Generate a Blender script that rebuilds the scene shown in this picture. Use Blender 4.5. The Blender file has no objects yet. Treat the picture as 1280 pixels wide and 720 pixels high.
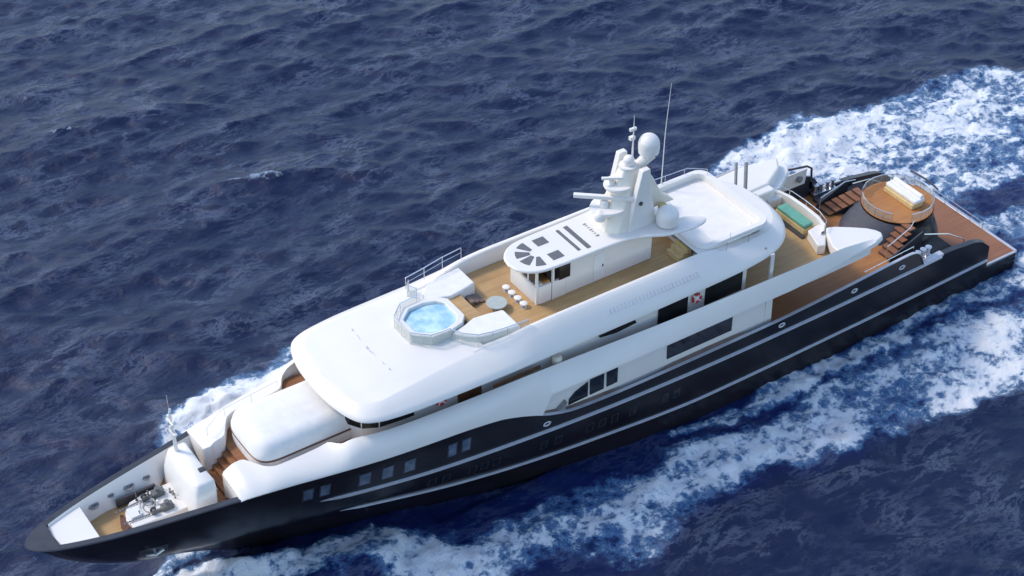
import bpy, math, random
import numpy as np
from mathutils import Vector, Matrix, noise as mnoise
random.seed(7); rng = np.random.default_rng(11)
S = bpy.context.scene; COL = S.collection
R = math.radians
# ------------------------------------------------------------------ camera
# ship frame: +X towards the bow, +Y to port, Z up, metres, z = 0 is the mean sea level
def ship(v):
    h = R(33.8); a = (math.cos(h), math.sin(h)); b = (-math.sin(h), math.cos(h))
    return Vector((-(v[0]*a[0]+v[1]*a[1]), -(v[0]*b[0]+v[1]*b[1]), v[2]))
pt, rl = R(37.95), R(.25)
rt = Vector((1,0,0)); fw = Vector((0,math.cos(pt),-math.sin(pt))); up = Vector((0,math.sin(pt),math.cos(pt)))
rt, up = rt*math.cos(rl)+up*math.sin(rl), up*math.cos(rl)-rt*math.sin(rl)
rt, up, fw = ship(rt), ship(up), ship(fw)
cd = bpy.data.cameras.new('camera'); cam = bpy.data.objects.new('camera', cd); COL.objects.link(cam)
cd.sensor_width = 36; cd.lens = 64.69; cd.clip_start = .5; cd.clip_end = 9000
M3 = Matrix((rt, up, -fw)).transposed()
cam.matrix_world = Matrix.Translation((77.456, 63.608, 70.0)) @ M3.to_4x4()
S.camera = cam
# ------------------------------------------------------------------ light
SUN_DIR = Vector((.42, -.54, .72)).normalized()      # towards the sun: ahead and to starboard
W = bpy.data.worlds.new('World'); S.world = W; W.use_nodes = True
nt = W.node_tree; bg = nt.nodes['Background']; sk = nt.nodes.new('ShaderNodeTexSky'); sk.sky_type = 'NISHITA'
sk.sun_disc = False; sk.sun_elevation = math.asin(SUN_DIR.z); sk.sun_rotation = math.atan2(SUN_DIR.x, SUN_DIR.y)
sk.air_density = 1.0; sk.dust_density = .9; sk.ozone_density = 1.0
nt.links.new(sk.outputs[0], bg.inputs[0]); bg.inputs[1].default_value = .15
ld = bpy.data.lights.new('sun', 'SUN'); ld.energy = 1.15; ld.angle = R(10); ld.color = (1,.89,.76)
lo = bpy.data.objects.new('sun', ld); COL.objects.link(lo); lo.rotation_euler = SUN_DIR.to_track_quat('Z','Y').to_euler()
S.view_settings.view_transform = 'Standard'; S.view_settings.look = 'None'; S.view_settings.exposure = .95; S.view_settings.gamma = 1
# ------------------------------------------------------------------ materials
def mat(name, c, rough=.5, var=0, scale=3, metal=0, spec=.5, coat=0, bump=0, alpha=None, trans=0):
    m = bpy.data.materials.new(name); m.use_nodes = True; t = m.node_tree; b = t.nodes['Principled BSDF']
    b.inputs['Roughness'].default_value = rough; b.inputs['Metallic'].default_value = metal
    b.inputs['Specular IOR Level'].default_value = spec; b.inputs['Coat Weight'].default_value = coat
    b.inputs['Transmission Weight'].default_value = trans
    if alpha is not None: b.inputs['Alpha'].default_value = alpha
    tc = t.nodes.new('ShaderNodeTexCoord'); n = t.nodes.new('ShaderNodeTexNoise')
    n.inputs['Scale'].default_value = scale; n.inputs['Detail'].default_value = 6; t.links.new(tc.outputs['Object'], n.inputs[0])
    r = t.nodes.new('ShaderNodeMapRange'); t.links.new(n.outputs[0], r.inputs[0])
    r.inputs[1].default_value=.3; r.inputs[2].default_value=.7; r.inputs[3].default_value = 1-var; r.inputs[4].default_value = 1+var
    mx = t.nodes.new('ShaderNodeVectorMath'); mx.operation = 'SCALE'; mx.inputs[0].default_value = c[:3]
    t.links.new(r.outputs[0], mx.inputs['Scale']); t.links.new(mx.outputs[0], b.inputs['Base Color'])
    if bump:
        bp = t.nodes.new('ShaderNodeBump'); bp.inputs['Strength'].default_value = bump; bp.inputs['Distance'].default_value = .02
        t.links.new(n.outputs[0], bp.inputs['Height']); t.links.new(bp.outputs[0], b.inputs['Normal'])
    return m
WHITE = mat('white_gelcoat', (.755,.725,.68), .36, .025, .6, coat=.05)
WHITE2 = mat('white_nonskid', (.74,.74,.72), .6, .04, 1.5)
FABRIC = mat('white_fabric', (.77,.75,.72), .85, .05, 2.2, bump=.3)
BLACK = mat('black_hull_paint', (.013,.011,.013), .24, .3, .35, coat=.0, spec=.26)
BLACK2 = mat('charcoal_paint', (.035,.037,.046), .35, .2, 2)
GREYC = mat('grey_cover', (.055,.058,.075), .6, .15, 3)
SILVER = mat('silver_trim', (.55,.56,.60), .35, .08, 2, metal=.35)
STEEL = mat('stainless', (.6,.61,.63), .25, .05, 3, metal=.8)
GLASSD = mat('dark_glass', (.012,.013,.016), .06, .2, 1.5)
GLASSB = mat('blue_glass', (.09,.12,.17), .1, .35, 2.5)
GREY = mat('grey_fitting', (.22,.22,.22), .5, .15, 4)
DGREY = mat('dark_fitting', (.04,.04,.045), .5, .15, 4)
RUBBER = mat('black_rubber', (.02,.02,.02), .7, .1, 3)
MASTC = mat('mast_cream', (.76,.715,.62), .45, .05, 1.2)
SILVERP = mat('pale_fitting', (.60,.60,.62), .5, .1, 4)
GREYW = mat('tinted_window', (.13,.13,.125), .3, .1, 4)
CREAM = mat('cream_paint', (.74,.70,.60), .4, .03, 1)
GREEN = mat('green_cushion', (.13,.36,.27), .8, .1, 5)
YEL = mat('yellow_wood', (.62,.47,.22), .5, .12, 5)
RED = mat('red_ring', (.50,.045,.035), .5, .1, 5)
BROWN = mat('varnished_wood', (.13,.055,.028), .3, .25, 4)
CAPW = mat('weathered_cap', (.20,.135,.105), .5, .25, 1.6)
def glass_rail():
    m = mat('rail_glass', (.42,.50,.47), .08, .05, 2, alpha=.38); return m
GLASSR = glass_rail()
def teak(name, c1, c2, line=.45):
    m = bpy.data.materials.new(name); m.use_nodes = True; t = m.node_tree; L = t.links.new; b = t.nodes['Principled BSDF']
    b.inputs['Roughness'].default_value = .6
    tc = t.nodes.new('ShaderNodeTexCoord'); sp = t.nodes.new('ShaderNodeSeparateXYZ'); L(tc.outputs['Object'], sp.inputs[0])
    mp = t.nodes.new('ShaderNodeMapping'); mp.inputs['Scale'].default_value = (.25, 9, 1); L(tc.outputs['Object'], mp.inputs[0])
    n = t.nodes.new('ShaderNodeTexNoise'); n.inputs['Scale'].default_value = 1.3; n.inputs['Detail'].default_value = 7; L(mp.outputs[0], n.inputs[0])
    n2 = t.nodes.new('ShaderNodeTexNoise'); n2.inputs['Scale'].default_value = .55; n2.inputs['Detail'].default_value = 4; L(tc.outputs['Object'], n2.inputs[0])
    ad = t.nodes.new('ShaderNodeMath'); ad.operation = 'ADD'; L(n.outputs[0], ad.inputs[0]); L(n2.outputs[0], ad.inputs[1])
    r = t.nodes.new('ShaderNodeMapRange'); r.inputs[1].default_value=.75; r.inputs[2].default_value=1.25; L(ad.outputs[0], r.inputs[0])
    mx = t.nodes.new('ShaderNodeMix'); mx.data_type = 'RGBA'; mx.inputs[6].default_value = (*c1,1); mx.inputs[7].default_value = (*c2,1); L(r.outputs[0], mx.inputs[0])
    # caulking lines between the planks (12 cm)
    f = t.nodes.new('ShaderNodeMath'); f.operation = 'MULTIPLY'; f.inputs[1].default_value = 1/.14; L(sp.outputs[1], f.inputs[0])
    g = t.nodes.new('ShaderNodeMath'); g.operation = 'FRACT'; L(f.outputs[0], g.inputs[0])
    k = t.nodes.new('ShaderNodeMath'); k.operation = 'LESS_THAN'; k.inputs[1].default_value = .12; L(g.outputs[0], k.inputs[0])
    kk = t.nodes.new('ShaderNodeMath'); kk.operation = 'MULTIPLY'; kk.inputs[1].default_value = line; L(k.outputs[0], kk.inputs[0])
    m2 = t.nodes.new('ShaderNodeMix'); m2.data_type = 'RGBA'; m2.inputs[7].default_value = (.02,.018,.015,1)
    L(kk.outputs[0], m2.inputs[0]); L(mx.outputs[2], m2.inputs[6]); L(m2.outputs[2], b.inputs['Base Color'])
    return m
TEAK = teak('teak_pale', (.39,.24,.10), (.54,.345,.155), .22)
TEAKR = teak('teak_red', (.22,.085,.030), (.32,.14,.055))
TEAKO = teak('teak_orange', (.35,.135,.036), (.46,.205,.062))
TEAKB = teak('teak_brown', (.23,.092,.042), (.30,.13,.062))
# ------------------------------------------------------------------ mesh helpers
def pchip(xs, ys):
    xs = np.array(xs, float); ys = np.array(ys, float)
    if xs[0] > xs[-1]: xs, ys = xs[::-1], ys[::-1]
    h = np.diff(xs); d = np.diff(ys)/h; m = np.zeros(len(xs)); m[0], m[-1] = d[0], d[-1]
    for i in range(1, len(xs)-1):
        if d[i-1]*d[i] > 0:
            w1 = 2*h[i]+h[i-1]; w2 = h[i]+2*h[i-1]; m[i] = (w1+w2)/(w1/d[i-1]+w2/d[i])
    def f(x):
        x = np.clip(np.asarray(x, float), xs[0], xs[-1]); i = np.clip(np.searchsorted(xs, x)-1, 0, len(h)-1)
        t = (x-xs[i])/h[i]
        r = (2*t**3-3*t**2+1)*ys[i]+(t**3-2*t**2+t)*h[i]*m[i]+(-2*t**3+3*t**2)*ys[i+1]+(t**3-t**2)*h[i]*m[i+1]
        return float(r) if r.ndim == 0 else r
    return f
class MB:
    def __init__(s): s.v = []; s.f = []
    def add(s, vs, fs): o = len(s.v); s.v += [tuple(map(float, p)) for p in vs]; s.f += [tuple(i+o for i in f) for f in fs]; return s
    def box(s, x0, x1, y0, y1, z0, z1, rz=0):
        cx, cy = (x0+x1)/2, (y0+y1)/2; c, n = math.cos(rz), math.sin(rz); P = []
        for z in (z0, z1):
            for x, y in ((x0,y0),(x1,y0),(x1,y1),(x0,y1)):
                dx, dy = x-cx, y-cy; P.append((cx+dx*c-dy*n, cy+dx*n+dy*c, z))
        return s.add(P, [(3,2,1,0),(4,5,6,7),(0,1,5,4),(1,2,6,5),(2,3,7,6),(3,0,4,7)])
    def prism(s, poly, z0, z1, ins=0):
        # poly: plan outline; ins: how far the top is pulled towards the centroid
        n = len(poly); cx = sum(p[0] for p in poly)/n; cy = sum(p[1] for p in poly)/n
        A = sum(poly[i][0]*poly[(i+1)%n][1]-poly[(i+1)%n][0]*poly[i][1] for i in range(n))
        if A < 0: poly = poly[::-1]
        f0 = z0 if callable(z0) else (lambda x, y: z0); f1 = z1 if callable(z1) else (lambda x, y: z1)
        P = [(x, y, f0(x, y)) for x, y in poly]
        for x, y in poly:
            d = math.hypot(x-cx, y-cy) or 1; k = 1-ins/d; X, Y = cx+(x-cx)*k, cy+(y-cy)*k; P.append((X, Y, f1(X, Y)))
        return s.add(P, [tuple(range(n-1,-1,-1)), tuple(range(n,2*n))]+[(i,(i+1)%n,n+(i+1)%n,n+i) for i in range(n)])
    def extr(s, poly, axis, a, b):
        # poly in the (x,z) plane extruded along y, or in (y,z) extruded along x
        n = len(poly)
        mk = (lambda p, t: (p[0], t, p[1])) if axis == 'y' else (lambda p, t: (t, p[0], p[1]))
        P = [mk(p, a) for p in poly]+[mk(p, b) for p in poly]
        return s.add(P, [tuple(range(n-1,-1,-1)), tuple(range(n,2*n))]+[(i,(i+1)%n,n+(i+1)%n,n+i) for i in range(n)])
    def tube(s, pts, r, n=8, closed=False):
        pts = [Vector(p) for p in pts]; rs = r if isinstance(r, (list,tuple)) else [r]*len(pts); P = []; m = len(pts)
        for i, p in enumerate(pts):
            a = pts[i-1] if (i or closed) else p; b = pts[(i+1) % m] if (i < m-1 or closed) else p
            d = (b-a).normalized(); u = d.cross(Vector((0,0,1)))
            if u.length < .05: u = d.cross(Vector((1,0,0)))
            u.normalize(); w = u.cross(d)
            P += [p+(u*math.cos(2*math.pi*k/n)+w*math.sin(2*math.pi*k/n))*rs[i] for k in range(n)]
        F = [(i*n+k, i*n+(k+1)%n, ((i+1)%m)*n+(k+1)%n, ((i+1)%m)*n+k) for i in range(m if closed else m-1) for k in range(n)]
        if not closed: F += [tuple(range(n)), tuple((m-1)*n+k for k in range(n-1,-1,-1))]
        return s.add(P, F)
    def lathe(s, prof, c, n=24, axis='z', sy=1.0):
        P = []; m = len(prof)
        for r, z in prof:
            for k in range(n):
                a = 2*math.pi*k/n; x, y = r*math.cos(a), r*math.sin(a)*sy
                P.append((c[0]+x, c[1]+y, c[2]+z) if axis == 'z' else ((c[0]+z, c[1]+x, c[2]+y) if axis == 'x' else (c[0]+x, c[1]+z, c[2]+y)))
        F = [(i*n+k, i*n+(k+1)%n, (i+1)*n+(k+1)%n, (i+1)*n+k) for i in range(m-1) for k in range(n)]
        F += [tuple(range(n-1,-1,-1)), tuple((m-1)*n+k for k in range(n))]
        return s.add(P, F)
    def grid(s, rows, close=False):
        n = len(rows[0]); P = [p for r in rows for p in r]; F = []
        for i in range(len(rows)-1):
            for k in range(n if close else n-1): F.append((i*n+k, i*n+(k+1)%n, (i+1)*n+(k+1)%n, (i+1)*n+k))
        return s.add(P, F)
    def sphere(s, c, r, sz=1.0, n=20):
        return s.lathe([(max(r*math.sin(math.pi*i/12), .001), -r*sz*math.cos(math.pi*i/12)) for i in range(13)], c, n)
    def build(s, name, m, parent=None, bevel=0, seg=2, smooth=35, fix=True, loc=None):
        me = bpy.data.meshes.new(name); vs = s.v
        if loc: vs = [(x-loc[0], y-loc[1], z-loc[2]) for x, y, z in vs]
        me.from_pydata(vs, [], s.f); me.materials.append(m)
        if fix:
            import bmesh
            b = bmesh.new(); b.from_mesh(me); bmesh.ops.remove_doubles(b, verts=b.verts, dist=.0004)
            bmesh.ops.recalc_face_normals(b, faces=b.faces); b.to_mesh(me); b.free()
        me.update(); me.shade_smooth(); me.set_sharp_from_angle(angle=R(smooth))
        o = bpy.data.objects.new(name, me); COL.objects.link(o)
        if loc: o.location = loc
        if parent: o.parent = parent
        if bevel:
            bv = o.modifiers.new('bevel','BEVEL'); bv.width = bevel; bv.segments = seg; bv.limit_method = 'ANGLE'; bv.angle_limit = R(40)
            bv.harden_normals = False
        return o
def tag(o, label, cat, group=None):
    o['label'] = label; o['category'] = cat
    if group: o['group'] = group
    return o
def thing(name, label, cat, loc, group=None):
    o = bpy.data.objects.new(name, None); COL.objects.link(o); o.location = loc; o.empty_display_size = .3
    return tag(o, label, cat, group)
def lab(o, label): o['label'] = label; return o
def mirror(pts): return [(x,-y,z) for x,y,z in pts]
def rail(path, h, posts=None, r=.022, mids=(.5,), mb=None):
    """a tubular handrail: path is the foot line (x,y,z)"""
    mb = mb or MB(); mb.tube([(x,y,z+h) for x,y,z in path], r*1.25, 6)
    for m in mids: mb.tube([(x,y,z+h*m) for x,y,z in path], r*.6, 5)
    L = [0]
    for a, b in zip(path, path[1:]): L.append(L[-1]+(Vector(b)-Vector(a)).length)
    n = max(2, round(L[-1]/(posts or 1.2))+1)
    for i in range(n):
        t = L[-1]*i/(n-1); j = min(max(np.searchsorted(L, t)-1, 0), len(path)-2); k = (t-L[j])/max(L[j+1]-L[j], 1e-6)
        p = Vector(path[j]).lerp(Vector(path[j+1]), k); mb.tube([p, p+Vector((0,0,h))], r, 6)
    return mb
# ------------------------------------------------------------------ hull form
_D = pchip([0,.12,.4,1.1,2,3.6,5.2,8.6,12.6,14,18,21,25,29,35,42,52,57,62.6], [0,.30,.60,1.02,1.36,1.82,2.17,2.80,3.55,3.85,4.50,4.75,4.95,5.05,5.1,5.1,4.92,4.68,4.45])
_W = pchip([0,.5,2,5,9,15,22,30,40,52,60], [0,.12,.42,1.1,2.0,3.5,4.45,4.85,4.8,4.5,4.2])
_ST = pchip([-2,0,1.4,2.5,3.2,5,6.7], [49.6,51.4,53.8,56.3,58.3,61,62.6])
def hb(X, z):
    """half breadth of the hull at X and height z"""
    d = _ST(z)-X
    if d <= 0: return 0.
    t = min(max(z/6.7, 0), 1)**.85; k = min(d/8, 1)
    return _W(d)*(1-t)+_D(d)*t
def DK(X): return _D(62.6-X)
ZT = pchip([0,2.69,2.75,5.3,7,8.7,8.95,9.4,10,15,22,30,34,35.8,36.6,37.5,39,42,48,53,60,62.6],
           [1.05,1.05,2.75,3.75,3.95,4.0,4.6,5.1,5.25,5.1,4.92,4.95,5.1,5.5,5.85,6.2,6.6,6.8,6.85,6.75,6.62,6.6])
YR = pchip([0,7.5,15.5,22,34,39,48,50], [3.9,3.92,3.92,3.93,4.25,4.45,4.75,4.8])   # upper rubbing strake height
YL = pchip([8,10,25,34,39,44,47], [1.75,1.75,1.62,1.95,2.1,2.35,2.75])               # lower strake
yacht = thing('motor_yacht', 'large white motor yacht with black hull and teak decks, throwing foam from its bow', 'yacht', (30,0,0))
yacht.location = (0,0,0)
P = yacht
def part(mb, name, m, par=None, **k): return mb.build(name, m, par or P, **k)
# hull skin
us = np.concatenate([np.linspace(0,.08,9)[:-1]**1, np.linspace(.08,1,120)])
XS = sorted(set(list(62.6*(1-us**1.15))+[2.69,2.75,8.7,8.95,9.2]), reverse=True)
def hull_row(j, sgn):
    X0 = XS[j]; row = []
    for i in range(25):
        v = i/24; X = X0
        for _ in range(5):
            z = -1.6+v*(ZT(X)+1.6); X = X0*_ST(z)/62.6 if X0 > 30 else X0*(1+((_ST(z)/62.6)-1)*max(0,X0-9)/21)
        row.append((X, sgn*hb(X, z) if j else 0, z))
    return row
hullm = MB()
for sg in (1,-1): hullm.grid([hull_row(j, sg) for j in range(len(XS))])
st = [(0, y, z) for y, z in [(hb(0,z), z) for z in np.linspace(-1.6, 1.05, 9)]]
hullm.grid([st, mirror(st)])
hull = part(hullm, 'hull', BLACK, smooth=50)
# bulwark cap and inner side, from the bow aft
def inner(X, w): return max(DK(X)-w, 0)
capw = pchip([0,20,40,50,56,60,61.4], [.22,.22,.25,.35,.38,.45,1.0])
cap = MB(); capx = [62.58,62.5,62.3,62,61.7,61.4,61.2,61.18]+list(np.linspace(61.1,52.6,30))
for sg in (1,-1):
    cap.grid([[(X, sg*DK(X), ZT(X)), (X, sg*(DK(X)-.05), ZT(X)+.05), (X, sg*max(DK(X)-(1.6 if X>61.19 else .38), 0), ZT(X)+.04)] for X in capx])
part(cap, 'bulwark_cap', BLACK2, hull)
inn = MB(); xs = [61.2]+list(np.linspace(61.1,52.2,30))
def infoot(X): return min(1.3+max(0,min(1,(55.2-X)/.8))*.9, max(DK(X)-.75, .05))
for sg in (1,-1):
    inn.grid([[(X, sg*max(DK(X)-.38,.0)*(0 if X==61.2 else 1), ZT(X)+.03), (X, sg*max(DK(X)-.42,0)*(0 if X==61.2 else 1), ZT(X)-.05), (X, sg*infoot(X)*(0 if X==61.2 else 1), 5.42)] for X in xs])
part(inn, 'bulwark_lining', WHITE)
fp = MB(); pl = [(61.26,0),(61.25,.55)]+[(X, DK(X)-.34) for X in np.linspace(61.15,59.3,8)]
fp.prism(pl+[(x,-y) for x,y in pl[:0:-1]], 6.0, 6.50); part(fp, 'bow_platform', WHITE, bevel=.03)
# bow cleats / chocks in the lining
for X, w in ((59.4,.16),(58.6,.26),(57.6,.15),(56.6,.26),(55.6,.18)):
    for sg in (1,-1):
        c = MB(); y = sg*(infoot(X)*.45+(DK(X)-.42)*.55); z = 6.08
        c.lathe([(w*1.15,0),(w*1.15,.05),(w*.8,.06),(w*.75,.01)], (X, y, z), 14); c.box(X-w*.9,X+w*.9,y-.03,y+.03,z+.06,z+.11)
        c.box(X-w*.4,X-w*.2,y-.03,y+.03,z,z+.08); c.box(X+w*.2,X+w*.4,y-.03,y+.03,z,z+.08); part(c, 'mooring_cleat', GREY, bevel=.01)
# fore well deck
wd = MB(); wl_ = [(X, min(1.4, hb(X,5.2)-.12)) for X in np.linspace(59.35,55,9)]; wd.prism(wl_+[(x,-y) for x,y in wl_[::-1]], 5.2, 5.42); part(wd, 'fore_well_deck', TEAK)
q = MB(); q.prism([(55.0,1.4),(54.6,2.1),(50.6,2.3),(50.6,-2.3),(54.6,-2.1),(55.0,-1.4)], 5.22, 5.425); part(q, 'passage_deck', TEAKO)
# raised windlass platform
wp = MB(); pl = [(57.55,.95),(57.65,.2),(57.45,-.4),(57.0,-.9),(56,-1.1),(54.4,-1.1),(54.4,1.1),(56,1.1)]
wp.prism(pl, 5.3, 5.85, .08); plat = part(wp, 'windlass_platform', WHITE, bevel=.05)
ap = MB(); ap.prism([(57.8,1.0),(57.9,.2),(57.65,-.45),(57.5,-.3),(57.5,.95)], 5.3, 5.7); part(ap, 'platform_skirt', BROWN, plat)
gr = MB()
for k in range(2): gr.box(55.4+k*1.1, 56.4+k*1.1, -1.27+.01, -1.13, 5.5, 5.98)
part(gr, 'platform_grille', DGREY, plat)
for sg in (.55,-.55):
    w = MB(); c = (55.55, sg, 5.85); w.box(55.25,55.85,sg-.2,sg+.2,5.85,6.1); w.lathe([(.15,0),(.1,.04),(.09,.16),(.14,.2),(.14,.23)], (55.55,sg,6.1), 14)
    w.box(55.2,56.4,sg-.08,sg+.08,5.85,5.97); w.lathe([(.17,-.13),(.17,-.1),(.08,-.09),(.08,.09),(.17,.1),(.17,.13)], (56.25,sg,6.03), 14, 'y')
    wl = part(w, 'windlass', GREYW, bevel=.01)
    ch = MB()
    for i in range(16):
        x = 56.5+i*.085; ch.lathe([(.045,-.014),(.06,0),(.045,.014),(.03,0)], (x, sg*(1-.01*i), 5.92), 8, 'z' if i%2 else 'y')
    part(ch, 'anchor_chain', GREY, wl)
hs = MB(); hs.box(56.75,57.35,-.35,.35,5.85,5.95); part(hs, 'deck_hatch', WHITE2, plat)
for k in range(14):
    x, y = random.uniform(54.7,57), random.uniform(-.95,.95); q = MB(); s_ = random.uniform(.04,.09)
    q.lathe([(s_,0),(s_,.05),(s_*.45,.07),(s_*.4,.2),(s_*.8,.22),(s_*.8,.26)], (x,y,5.85), 10)
    part(q, 'deck_fitting', random.choice([GREY,WHITE2,DGREY]), plat)
for k in range(3):
    q = MB(); a = random.uniform(0,6); pts = [(56.2+.5*math.cos(a+i*.3)*(.4+.03*i), -.2+.55*math.sin(a+i*.3)*(.4+.03*i)+k*.2-.2, 5.88+.002*i) for i in range(20)]
    q.tube(pts, .022, 6); part(q, 'mooring_line', [GREY,CREAM,GREY][k], plat)
# breakwater with foremast
bw = MB(); rows = []
for zz, yb, x0, x1 in ((5.4,1.95,53.5,54.8),(6.3,1.9,53.45,54.75),(7.0,1.8,53.4,54.6),(7.40,1.7,53.42,54.48),(7.50,1.6,53.5,54.38)):
    row = []
    for k in range(24):
        a = 2*math.pi*k/24+.13; cx, sx = math.cos(a), math.sin(a); e = .22
        px = (x0+x1)/2+(x1-x0)/2*math.copysign(abs(cx)**e, cx); py = yb*math.copysign(abs(sx)**e, sx)
        row.append((px-.12*(py/yb)**2, py, zz))
    rows.append(row)
bw.grid(rows, True); bw.add(rows[-1], [tuple(range(24))]); brk = part(bw, 'breakwater', WHITE, smooth=50)
q = MB(); q.box(53.4,53.75,.55,.85,7.25,7.56); part(q, 'breakwater_vent', DGREY, brk, bevel=.03)
fm = MB(); fm.tube([(54.0,-1.25,7.2),(54.05,-1.25,8.6),(54.1,-1.25,10.1)], [.12,.08,.045], 10)
fm.box(53.9,54.2,-1.6,-.9,9.45,9.5); fm.box(53.95,54.15,-1.55,-.95,8.7,8.75); fmo = part(fm, 'foremast', WHITE)
for z, y, s_ in ((9.5,-1.55,.09),(9.5,-.98,.07),(8.8,-1.5,.08),(10.1,-1.25,.07)):
    q = MB(); q.lathe([(s_,0),(s_,.14),(s_*.5,.17)], (54.05,y,z), 10); part(q, 'mast_light', WHITE2, fmo)
q = MB(); q.tube([(54.1,-1.25,10.2),(54.12,-1.25,11.2)], .012, 5); part(q, 'antenna', STEEL, fmo)
# ------------------------------------------------------------------ rubbing strakes, windows and fairleads on the hull
def strake(zf, x0, x1, h, out, name, m):
    for sg in (1,-1):
        mb = MB(); rows = []
        for X in np.linspace(x0, x1, 90):
            z = zf(X); taper = min(1, (x1-X)/1.2+.15); hh = h*taper
            rows.append([(X, sg*(hb(X,z-hh)-.02), z-hh), (X, sg*(hb(X,z)+out*taper), z-hh*.55), (X, sg*(hb(X,z)+out*taper), z+hh*.55), (X, sg*(hb(X,z+hh)-.02), z+hh)])
        mb.grid(rows, True); mb.add(rows[0], [(0,1,2,3)]); mb.add(rows[-1], [(3,2,1,0)]); part(mb, name, m, hull)
strake(YR, 7.2, 48.6, .10, .12, 'upper_rubbing_strake', SILVER)
strake(YL, 2.8, 47.2, .085, .10, 'lower_rubbing_strake', SILVER)
def patch(x0, x1, z0, z1, off, sg=1, n=4, mb=None):
    mb = mb or MB(); zz0 = z0 if callable(z0) else (lambda x: z0); zz1 = z1 if callable(z1) else (lambda x: z1); rows = []
    for X in np.linspace(x0, x1, n):
        rows.append([(X, sg*(hb(X, zz0(X)+(zz1(X)-zz0(X))*t)+off), zz0(X)+(zz1(X)-zz0(X))*t) for t in np.linspace(0,1,4)])
    return mb.grid(rows)
for X, z in ((49.3,5.75),(48.45,5.75),(46.4,5.75),(45.2,5.75),(44.0,5.72),(41.6,5.75),(40.8,5.75)):
    for sg in (1,-1):
        w = .22 if X > 47 or X < 42 else .27; fr = patch(X-w-.07, X+w+.07, z-.52, z+.50, .015, sg).build('hull_window', BLACK2, hull)
        patch(X-w, X+w, z-.44, z+.42, .03, sg).build('window_pane', GLASSB, fr)
for X in (42.5,41.7,40.2,39.5,38.8,35.9,35.0,33.0,32.2,31.4,30.2,28.0,27.2):
    for sg in (1,-1):
        fr = patch(X-.22, X+.22, YR(X)-1.45, YR(X)-.8, .015, sg).build('lower_porthole', DGREY, hull)
        patch(X-.17, X+.17, YR(X)-1.4, YR(X)-.85, .028, sg).build('porthole_pane', GLASSD, fr)
for X, z in ((35.9,4.88),(19.9,4.5),(14.4,4.55),(10.6,4.6)):
    for sg in (1,-1):
        y = sg*(hb(X,z)+.02); q = MB(); q.lathe([(.18,-.03),(.21,.02),(.17,.04),(.11,.02),(.10,-.03)], (X,y,z), 18, 'y'); 
        q.v = [(X+(v[0]-X)*1.25, v[1], z+(v[2]-z)*.75) for v in q.v]; part(q, 'fairlead', SILVER, hull)
for sg in (1,-1):
    q = patch(56.2, 57.6, 4.1, 4.8, .02, sg); part(q, 'anchor_pocket', BLACK2, hull)
    q = MB(); y = sg*(hb(56.9,4.5)+.05); q.tube([(56.9,y,4.8),(56.85,y-.05*sg,4.1)], .07, 8); q.tube([(57.3,y,4.35),(56.85,y-.05*sg,4.1),(56.4,y,4.3)], .09, 8); part(q, 'anchor', STEEL, hull)
# aft bulwark inside and silver cap rail
for sg in (1,-1):
    mb = MB(); xs = np.linspace(9.3,36.5,70)
    mb.grid([[(X, sg*(DK(X)-.0), ZT(X)+.0), (X, sg*(DK(X)+.01), ZT(X)+.06), (X, sg*(DK(X)-.16), ZT(X)+.06), (X, sg*(DK(X)-.16), ZT(X)-.02)] for X in xs])
    part(mb, 'cap_rail', SILVER, hull)
    mb = MB(); mb.grid([[(X, sg*(DK(X)-.15), ZT(X)), (X, sg*min(DK(X)-.22, hb(X,3.6)-.08), 3.6)] for X in np.linspace(9.4,36.5,40)])
    mb.grid([[(X, sg*(DK(X)-.02), ZT(X)), (X, sg*(DK(X)-.35), ZT(X)+.04), (X, sg*(DK(X)-.45), 1.0)] for X in np.linspace(2.75,9.4,24)])
    part(mb, 'bulwark_inside', BLACK2, hull)
    mb = MB(); mb.grid([[(X, sg*(DK(X)+.03), ZT(X)-.02), (X, sg*(DK(X)-.0), ZT(X)+.10), (X, sg*(DK(X)-.35), ZT(X)+.11), (X, sg*(DK(X)-.36), ZT(X)-.02)] for X in np.linspace(7.0,8.9,10)])
    part(mb, 'stern_cap', SILVER, hull)
# swim platform
sp = MB(); sp.box(-.12, 5.2, -4.4, 4.4, .7, 1.12); part(sp, 'swim_platform', TEAKB, bevel=.02)
q = MB(); q.box(-.2,.0,-4.42,4.42,.62,1.16)
for sg in (1,-1): q.box(0,2.7,sg*4.42-.07,sg*4.42+.07,.62,1.14)
part(q, 'platform_edge', SILVER, bevel=.02)
q = rail([(.02,-4.0,1.1),(.02,1.6,1.1)], .55, 1.1, r=.018); part(q, 'platform_rail', STEEL)
# ------------------------------------------------------------------ main deck
md = MB(); xs = np.linspace(8.9,36.5,30); pl = [(X, min(DK(X)-.2, hb(X,3.45)-.12)) for X in xs]
md.prism(pl+[(x,-y) for x,y in pl[::-1]], 3.45, 3.7); part(md, 'main_deck', TEAKO)
for sg in (1,-1):       # weathered wooden capping along the side deck
    for a, b in ((30.9,36.2),(22.2,28.2)):
        mb = MB(); xs = np.linspace(a,b,20)
        mb.grid([[(X, sg*(DK(X)-.17), ZT(X)+.03), (X, sg*(DK(X)-.17-.33*math.sin(math.pi*(X-a)/(b-a))**.35), ZT(X)+.04)] for X in xs]); part(mb, 'side_deck_plank', CAPW)
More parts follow.
